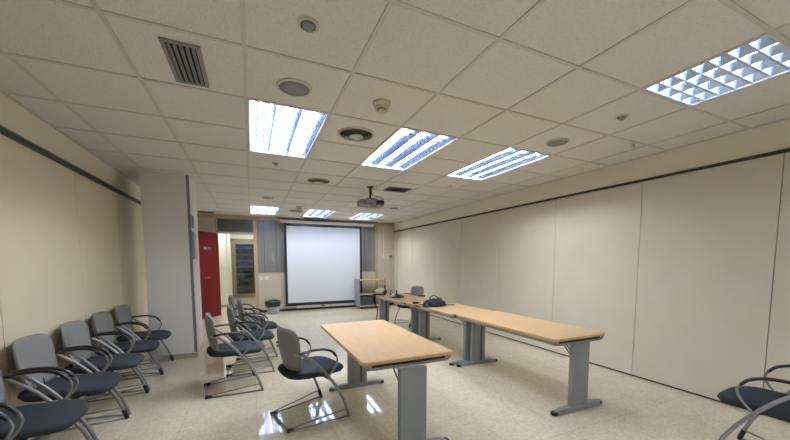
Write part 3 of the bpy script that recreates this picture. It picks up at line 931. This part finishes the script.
# ------------------------------------------------------------------ chairs
def build_chair(label, group, cap_side=1):
    t = thing('visitor_chair', label, 'chair', (0, 0, 0), 0, group)
    OX = 0.263
    # seat: superellipse pad with a waterfall front
    bm = nb()
    nu, nr = 40, 7
    def outline(a, k):
        c, s = math.cos(a), math.sin(a)
        e = 0.55
        x = 0.298 + 0.275 * math.copysign(abs(c) ** e, c) * k
        wid = 0.235 if c > 0 else 0.235 - 0.02 * (-c)
        y = wid * math.copysign(abs(s) ** e, s) * k
        return x - OX, y
    def ztop(x, y):
        u = (x + OX - 0.298) / 0.275
        return 0.478 - 0.012 * (1 - u * u) - 0.035 * max(0, u - 0.45) ** 1.6 * 1.8 + 0.012 * (abs(y) / 0.235) ** 2
    levels = [(0.30, 'b'), (0.75, 'b'), (0.93, 'b'), (1.0, 'm'), (0.975, 't'), (0.90, 't'), (0.7, 't'), (0.4, 't'), (0.03, 't')]
    rings = []
    for k, side in levels:
        ring = []
        for q in range(nu):
            x, y = outline(2 * PI * q / nu, k)
            zt_ = ztop(x, y)
            if side == 'b': zz = zt_ - (0.068 if k < 0.9 else 0.058)
            elif side == 'm': zz = zt_ - 0.030
            else: zz = zt_ - (0.008 if k > 0.95 else 0)
            ring.append(bm.verts.new((x, y, zz)))
        rings.append(ring)
    for A, B in zip(rings, rings[1:]):
        for q in range(nu):
            f = bm.faces.new((A[q], A[(q + 1) % nu], B[(q + 1) % nu], B[q])); f.smooth = True
    bm.faces.new(rings[0][::-1]); bm.faces.new(rings[-1])
    obj('seat', bm, M['seat'], t)
    # backrest: curved shell
    bm = nb()
    NU, NV = 14, 12
    def bp(u, v, off):
        e = 0.22
        # squarish outline: shrink towards corners
        r = max(abs(u), abs(v))
        if r > 1e-6:
            l4 = (abs(u) ** 5 + abs(v) ** 5) ** 0.2
            f = r / l4
        else:
            f = 1
        uu, vv = u * f, v * f
        zz = 0.662 + 0.198 * vv
        wid = 0.222 + 0.020 * vv - 0.012 * vv * vv
        y = wid * uu
        lean = 0.075 - 0.055 * (vv + 1) / 2 - 0.012 * (1 - vv * vv)
        x = lean + 0.060 * uu * uu + off
        edge = max(abs(u), abs(v))
        return Vector((x - OX + 0.01, y, zz))
    F = [[None] * (NV + 1) for _ in range(NU + 1)]
    B = [[None] * (NV + 1) for _ in range(NU + 1)]
    for i in range(NU + 1):
        for j in range(NV + 1):
            u, v = -1 + 2 * i / NU, -1 + 2 * j / NV
            ed = max(abs(u), abs(v))
            th = 0.016 * (1 - max(0, ed - 0.7) / 0.3 * 0.65)
            F[i][j] = bm.verts.new(bp(u, v, th)); B[i][j] = bm.verts.new(bp(u, v, -th))
    for i in range(NU):
        for j in range(NV):
            f = bm.faces.new((F[i][j], F[i + 1][j], F[i + 1][j + 1], F[i][j + 1])); f.smooth = True
            f = bm.faces.new((B[i][j], B[i][j + 1], B[i + 1][j + 1], B[i + 1][j])); f.smooth = True
    per = [(i, 0) for i in range(NU)] + [(NU, j) for j in range(NV)] + [(i, NV) for i in range(NU, 0, -1)] + [(0, j) for j in range(NV, 0, -1)]
    for k in range(len(per)):
        a, b = per[k], per[(k + 1) % len(per)]
        f = bm.faces.new((F[a[0]][a[1]], B[a[0]][a[1]], B[b[0]][b[1]], F[b[0]][b[1]])); f.smooth = True
    obj('backrest', bm, M['back'], t)
    # back spine joining seat and backrest
    for s in (-1, 1):
        bm = nb()
        tube(bm, [(0.24 - OX, s * 0.07, 0.405), (0.14 - OX, s * 0.07, 0.425), (0.10 - OX, s * 0.07, 0.46), (0.082 - OX, s * 0.07, 0.53)], 0.010, seg=8)
        obj('back_spine', bm, M['black'], t)
    for s in (-1, 1):
        bm = nb()
        tube(bm, [(0.532 - OX, s * 0.280, 0.008), (0.505 - OX, s * 0.280, 0.10), (0.460 - OX, s * 0.278, 0.22), (0.370 - OX, s * 0.270, 0.374), (0.250 - OX, s * 0.262, 0.53), (0.135 - OX, s * 0.256, 0.635), (0.09 - OX, s * 0.252, 0.655)], 0.0135, seg=10)
        fr = obj('side_frame', bm, M['silver'], t)
        bm = nb()
        tube(bm, [(0.095 - OX, s * 0.250, 0.652), (0.075 - OX, s * 0.222, 0.648), (0.066 - OX, s * 0.19, 0.645)], 0.013, seg=8)
        obj('back_bracket', bm, M['silver'], t)
        bm = nb()
        tube(bm, [(0.08 - OX, s * 0.255, 0.664), (0.19 - OX, s * 0.268, 0.678), (0.29 - OX, s * 0.276, 0.673), (0.37 - OX, s * 0.276, 0.642), (0.41 - OX, s * 0.275, 0.595)], 0.016, seg=10, flat=0.7)
        arm = obj('armrest', bm, M['arm'], t)
        bm = nb()
        tube(bm, [(0.408 - OX, s * 0.275, 0.605), (0.425 - OX, s * 0.274, 0.555), (0.405 - OX, s * 0.272, 0.50), (0.36 - OX, s * 0.268, 0.44), (0.335 - OX, s * 0.266, 0.415)], 0.008, seg=8)
        obj('arm_support', bm, M['silver'], arm)
        bm = nb()
        tube(bm, [(0.528 - OX, s * 0.278, 0.012), (0.0 - OX, s * 0.207, 0.012)], 0.0075, seg=8, smooth=False)
        tube(bm, [(0.508 - OX, s * 0.278, 0.085), (0.015 - OX, s * 0.205, 0.03)], 0.0065, seg=8, smooth=False)
        obj('floor_rod', bm, M['silver'], t)
        bm = nb()
        box(bm, -0.03, 0.035, -0.012, 0.012, 0.0, 0.034, bev=0.006, mtx=Matrix.Translation((0.012 - OX, s * 0.202, 0.001)))
        obj('glide', bm, M['black'], t)
        # under-seat cross members
    bm = nb()
    for xx, zz in ((0.36, 0.385), (0.18, 0.405)):
        yy = 0.268 if xx > 0.3 else 0.05
        tube(bm, [(xx - OX, -yy, zz), (xx - OX, yy, zz)], 0.010, seg=8, smooth=False)
    for s in (-1, 1):
        tube(bm, [(0.365 - OX, s * 0.14, 0.385), (0.18 - OX, s * 0.045, 0.405)], 0.009, seg=8, smooth=False)
    obj('seat_support', bm, M['black'], t)
    bm = nb(); tube(bm, [(0.0 - OX, -0.207, 0.012), (0.0 - OX, 0.207, 0.012)], 0.0105, seg=8, smooth=False)
    obj('rear_bar', bm, M['silver'], t)
    bm = nb()
    s = cap_side
    tube(bm, [(0.5335 - OX, s * 0.280, 0.002), (0.519 - OX, s * 0.280, 0.055), (0.510 - OX, s * 0.280, 0.088)], 0.0165, seg=10)
    obj('foot_sleeve', bm, M['black'], t)
    return t

G1 = 'chairs lined up along the left wall'
G2 = 'chairs clustered in front of the column'
LW = [(5.205, 'grey and slate chair nearest the column in the left wall row'),
      (4.585, 'second chair from the column in the left wall row'),
      (3.960, 'third chair from the column in the left wall row'),
      (3.325, 'fourth chair from the column in the left wall row'),
      (2.70, 'fifth chair from the column in the left wall row, cut by the photo edge'),
      (2.07, 'chair nearest the camera in the left wall row, mostly out of frame')]
chair0 = build_chair(LW[0][1], G1)
chair0.location = (-1.345, LW[0][0], 0)
for yy, lab in LW[1:]:
    dup(chair0, (-1.345, yy, 0), 0.0, lab, G1)
dup(chair0, (0.440, 3.012, 0), math.radians(15.6), 'single grey backed chair turned towards the foreground table', 'chair at the foreground table')
CL = [(-0.235, 4.03, 8, 'nearest chair of the cluster by the column'),
      (-0.062, 4.65, 4, 'second nearest chair of the cluster by the column'),
      (0.03, 5.34, 2, 'third chair of the cluster, its back overlapping the second'),
      (-0.12, 5.98, 0, 'farthest chair of the cluster, nearest the doorway')]
for x, y, a, lab in CL:
    dup(chair0, (x, y, 0), math.radians(a), lab, G2)
dup(chair0, (3.27, 6.52, 0), math.radians(192), 'grey backed chair behind the farthest table, facing left', 'chair at the far table')
right = build_chair('chair cut by the right edge of the photo near the right wall', 'chair by the right wall', -1)
right.location = (3.275, 0.87, 0); right.rotation_euler.z = math.radians(94)

# ------------------------------------------------------------------ storeroom things seen through the glazed door
t = thing('storage_shelf', 'dark shelving unit of blue binders behind the glazed corridor door', 'shelf', (-0.12, 14.8, 0))
obj('upright', bxs((-0.52, -0.49, -0.16, 0.16, 0, 2.3)), M['slat'], t)
obj('upright', bxs((0.49, 0.52, -0.16, 0.16, 0, 2.3)), M['slat'], t)
for zz in (0.9, 1.2, 1.45, 1.70, 1.95, 2.2):
    obj('shelf_board', bxs((-0.489, 0.489, -0.16, 0.16, zz - 0.015, zz + 0.015)), M['binlight'], t)
for zz in (1.216, 1.466, 1.716, 1.966):
    x = -0.48
    k = 0
    while x < 0.2:
        w = random.uniform(0.06, 0.09)
        hgt = random.uniform(0.14, 0.19)
        o = obj('binder', bxs((0, w, -0.13, 0.12, 0, hgt)), M['bluebinder'] if random.random() < 0.8 else M['black'], None, (-0.12 + x, 14.8, zz))
        tag(o, 'dark blue binder among rows of binders behind the glazed corridor door', 'binder', 'binders on the storeroom shelf')
        x += w + 0.012
t = thing('brown_case', 'brown case standing on the storeroom floor behind the glazed door', 'case', (0.02, 14.5, 0))
obj('body', bxs((-0.13, 0.13, -0.1, 0.1, 0.0, 0.75), bev=0.01), M['orange'], t)
bm = nb(); tube(bm, [(-0.06, 0, 0.745), (-0.05, 0, 0.79), (0.05, 0, 0.79), (0.06, 0, 0.745)], 0.01, seg=6); obj('handle', bm, M['black'], t)
